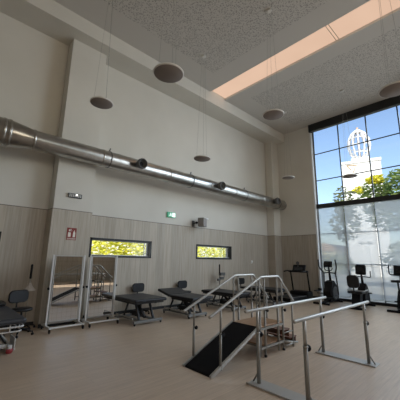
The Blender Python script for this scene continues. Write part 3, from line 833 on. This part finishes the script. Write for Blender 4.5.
# ------------------------------------------------------------ treadmill
t_ = thing('treadmill', 'black treadmill with console by the boarded end wall', 'treadmill', (11.05, 6.05, 0))
d_ = MB().box(-1.0, .75, -.38, .38, .05, .18, .02).box(.30, .80, -.40, .40, .08, .34, .06)
d_.build('deck', PLAST, t_)
MB().box(-.96, .36, -.25, .25, .168, .176).build('running_belt', RUB, t_)
for s_ in (-1, 1):
    MB().box(-.98, .36, s_*.32-.045, s_*.32+.045, .165, .19, .008).build('side_rail', GREYPL, t_)
    MB().tube([(.62, s_*.37, .12), (.42, s_*.37, 1.14)], [.035, .028], 10).build('upright', PLAST, t_)
    MB().bend([(.45, s_*.37, 1.13), (.15, s_*.37, 1.15), (-.10, s_*.37, 1.12)], .028, .05).build('handrail', PLAST, t_)
    MB().lathe([(.035, -.02), (.035, .02)], 14, Matrix.Translation((-.93, s_*.3, .035)) @ Matrix.Rotation(math.pi/2, 4, 'X')).lathe([(.035, -.02), (.035, .02)], 14, Matrix.Translation((.66, s_*.3, .035)) @ Matrix.Rotation(math.pi/2, 4, 'X')).build('roller', RUB, t_)
c_ = MB().box(.30, .46, -.42, .42, 1.08, 1.16, .025).box(.38, .45, -.28, .28, 1.12, 1.42, .02, rot('Y', 25, (.4, 0, 1.12))).build('console', PLAST, t_)
MB().box(.372, .38, -.20, .20, 1.17, 1.32, .003, rot('Y', 25, (.4, 0, 1.12))).build('screen', SCREEN, c_)
MB().lathe([(.06, 0), (.075, .01), (.075, .02)], 24, Matrix.Translation((.43, .02, 1.46)) @ Matrix.Rotation(-math.pi/2, 4, 'Y')).tube([(.43, .02, 1.3), (.43, .02, 1.42)], .012, 8).build('fan', GREYPL, c_)

# ------------------------------------------------------------ elliptical trainer
t_ = thing('elliptical_trainer', 'black elliptical trainer with tall swing handles at the left of the end window', 'elliptical trainer', (11.5, 4.86, 0))
MB().box(-.75, -.67, -.30, .30, .0, .07, .015).box(.52, .60, -.28, .28, 0, .07, .015).box(-.70, .56, -.04, .04, .03, .10, .015).build('base_frame', PLAST, t_)
MB().prism([(-.16, .07), (.55, .07), (.60, .32), (.46, .64), (.24, .82), (.06, .78), (-.14, .42)], -.14, .14).build('drive_housing', PLAST, t_)
MB().lathe([(.20, 0), (.24, .02), (.24, .03), (.2, .035)], 28, Matrix.Translation((.22, -.14, .36)) @ Matrix.Rotation(math.pi/2, 4, 'X')).build('flywheel_cover', GREYPL, t_)
MB().tube([(.24, 0, .72), (.14, 0, 1.34)], [.05, .03], 12).build('mast', PLAST, t_)
c_ = MB().box(.06, .12, -.16, .16, 1.32, 1.56, .03, rot('Y', 15, (.1, 0, 1.4))).build('console', PLAST, t_)
MB().box(.054, .06, -.12, .12, 1.38, 1.52, .003, rot('Y', 15, (.1, 0, 1.4))).build('screen', SCREEN, c_)
MB().bend([(.14, -.14, 1.30), (.10, -.14, 1.22), (.14, 0, 1.18), (.10, .14, 1.22), (.06, .14, 1.36)], .016, .05).build('fixed_handle', PLAST, t_)
for s_ in (-1, 1):
    MB().bend([(.30, s_*.24, .30), (.22, s_*.25, .80), (.20, s_*.22, 1.12), (.04, s_*.34, 1.30), (.0, s_*.33, 1.62)], .026, .10).build('swing_handle', DKGREY, t_)
    MB().tube([(.22, s_*.22, 1.10), (.17, s_*.02, 1.12)], .022, 10).build('pivot', PLAST, t_)
    zz = .22 if s_ < 0 else .45
    MB().tube([(.30, s_*.22, .30), (-.62, s_*.16, zz-.06)], .02, 10).build('pedal_arm', DKGREY, t_)
    MB().box(-.70, -.30, s_*.20-.07, s_*.20+.07, zz, zz+.03, .01).box(-.33, -.30, s_*.20-.07, s_*.20+.07, zz, zz+.09, .01).build('pedal', PLAST, t_)

# ------------------------------------------------------------ recumbent bike
t_ = thing('recumbent_bike', 'black recumbent exercise bike with padded seat back in front of the screens', 'exercise bike', (11.2, 3.65, 0), .05)
MB().box(-.62, -.55, -.28, .28, 0, .07, .015).box(.72, .80, -.26, .26, 0, .07, .015).box(-.6, .76, -.05, .05, .04, .12, .02).build('base_frame', PLAST, t_)
MB().prism([(-.60, .10), (-.30, .10), (-.18, .50), (-.48, .50)], -.13, .13).build('seat_post_cover', PLAST, t_)
MB().box(-.62, -.16, -.23, .23, .50, .58, .035).build('seat', VIN, t_)
MB().slab(.37, .42, -.68, -.60, .11, (0, .91), 'x', rot('Y', -10, (-.64, 0, .66))).build('backrest', VIN, t_)
MB().bend([(-.42, 0, .52), (-.66, 0, .56), (-.70, 0, .95)], .025, .08).build('back_bar', DKGREY, t_)
MB().bend([(-.12, .27, .62), (-.50, .27, .60), (-.50, -.27, .60), (-.12, -.27, .62)], .016, .06).build('side_handle', STEEL, t_)
MB().prism([(.10, .10), (.74, .10), (.72, .42), (.52, .72), (.36, .80), (.20, .60)], -.12, .12).build('drive_housing', PLAST, t_)
MB().tube([(.42, 0, .75), (.34, 0, 1.20)], [.045, .03], 12).build('mast', PLAST, t_)
c_ = MB().slab(.34, .36, .28, .35, .06, (0, 1.28), 'x', rot('Y', 12, (.3, 0, 1.25))).build('console', PLAST, t_)
MB().box(.272, .28, -.12, .12, 1.20, 1.38, .003, rot('Y', 12, (.3, 0, 1.25))).build('screen', SCREEN, c_)
MB().bend([(.16, .34, 1.24), (.20, .33, 1.02), (.34, 0, 1.04), (.20, -.33, 1.02), (.16, -.34, 1.24)], .016, .06).build('handlebar', PLAST, t_)
for s_ in (-1, 1):
    zz = .34+s_*-.14
    c_ = MB().tube([(.42, s_*.12, .40), (.42-s_*.02, s_*.16, .40), (.36, s_*.17, zz)], .014, 8).build('crank', DKGREY, t_)
    MB().box(.28, .40, s_*.23-.05, s_*.23+.05, zz-.02, zz+.02, .01).build('pedal', PLAST, c_)

# ------------------------------------------------------------ upright bike
t_ = thing('upright_bike', 'black upright exercise bike at the right edge in front of the screens', 'exercise bike', (11.5, 2.50, 0))
MB().box(-.52, -.44, -.30, .34, 0, .07, .015).box(.45, .53, -.27, .27, 0, .07, .015).box(-.5, .5, -.05, .05, .04, .11, .015).build('base_frame', PLAST, t_)
MB().prism([(-.20, .08), (.44, .08), (.44, .40), (.30, .66), (.10, .62), (-.14, .36)], -.11, .11).build('drive_housing', PLAST, t_)
MB().tube([(-.12, 0, .34), (-.28, 0, .92)], [.035, .025], 10).build('seat_post', PLAST, t_)
MB().prism([(-.48, -.14), (-.40, -.16), (-.18, -.07), (-.04, -.03), (-.04, .03), (-.18, .07), (-.40, .16), (-.48, .14)], .92, .99, 'z').build('saddle', VIN, t_)
MB().tube([(.22, 0, .62), (.14, 0, 1.24)], [.04, .03], 10).build('mast', PLAST, t_)
c_ = MB().box(.08, .15, -.17, .17, 1.12, 1.46, .03, rot('Y', 12, (.1, 0, 1.25))).build('console', PLAST, t_)
MB().box(.072, .08, -.12, .12, 1.22, 1.40, .003, rot('Y', 12, (.1, 0, 1.25))).build('screen', SCREEN, c_)
MB().bend([(-.10, .25, 1.46), (-.06, .27, 1.16), (.15, .06, 1.12), (.15, -.06, 1.12), (-.06, -.27, 1.16), (-.10, -.25, 1.46)], .018, .06).build('handlebar', PLAST, t_)
for s_ in (-1, 1):
    c_ = MB().tube([(.10, s_*.12, .34), (.10, s_*.15, .34), (.10+s_*.14, s_*.16, .26)], .014, 8).build('crank', DKGREY, t_)
    MB().box(.04+s_*.14, .16+s_*.14, s_*.22-.05, s_*.22+.05, .24, .28, .01).build('pedal', PLAST, c_)
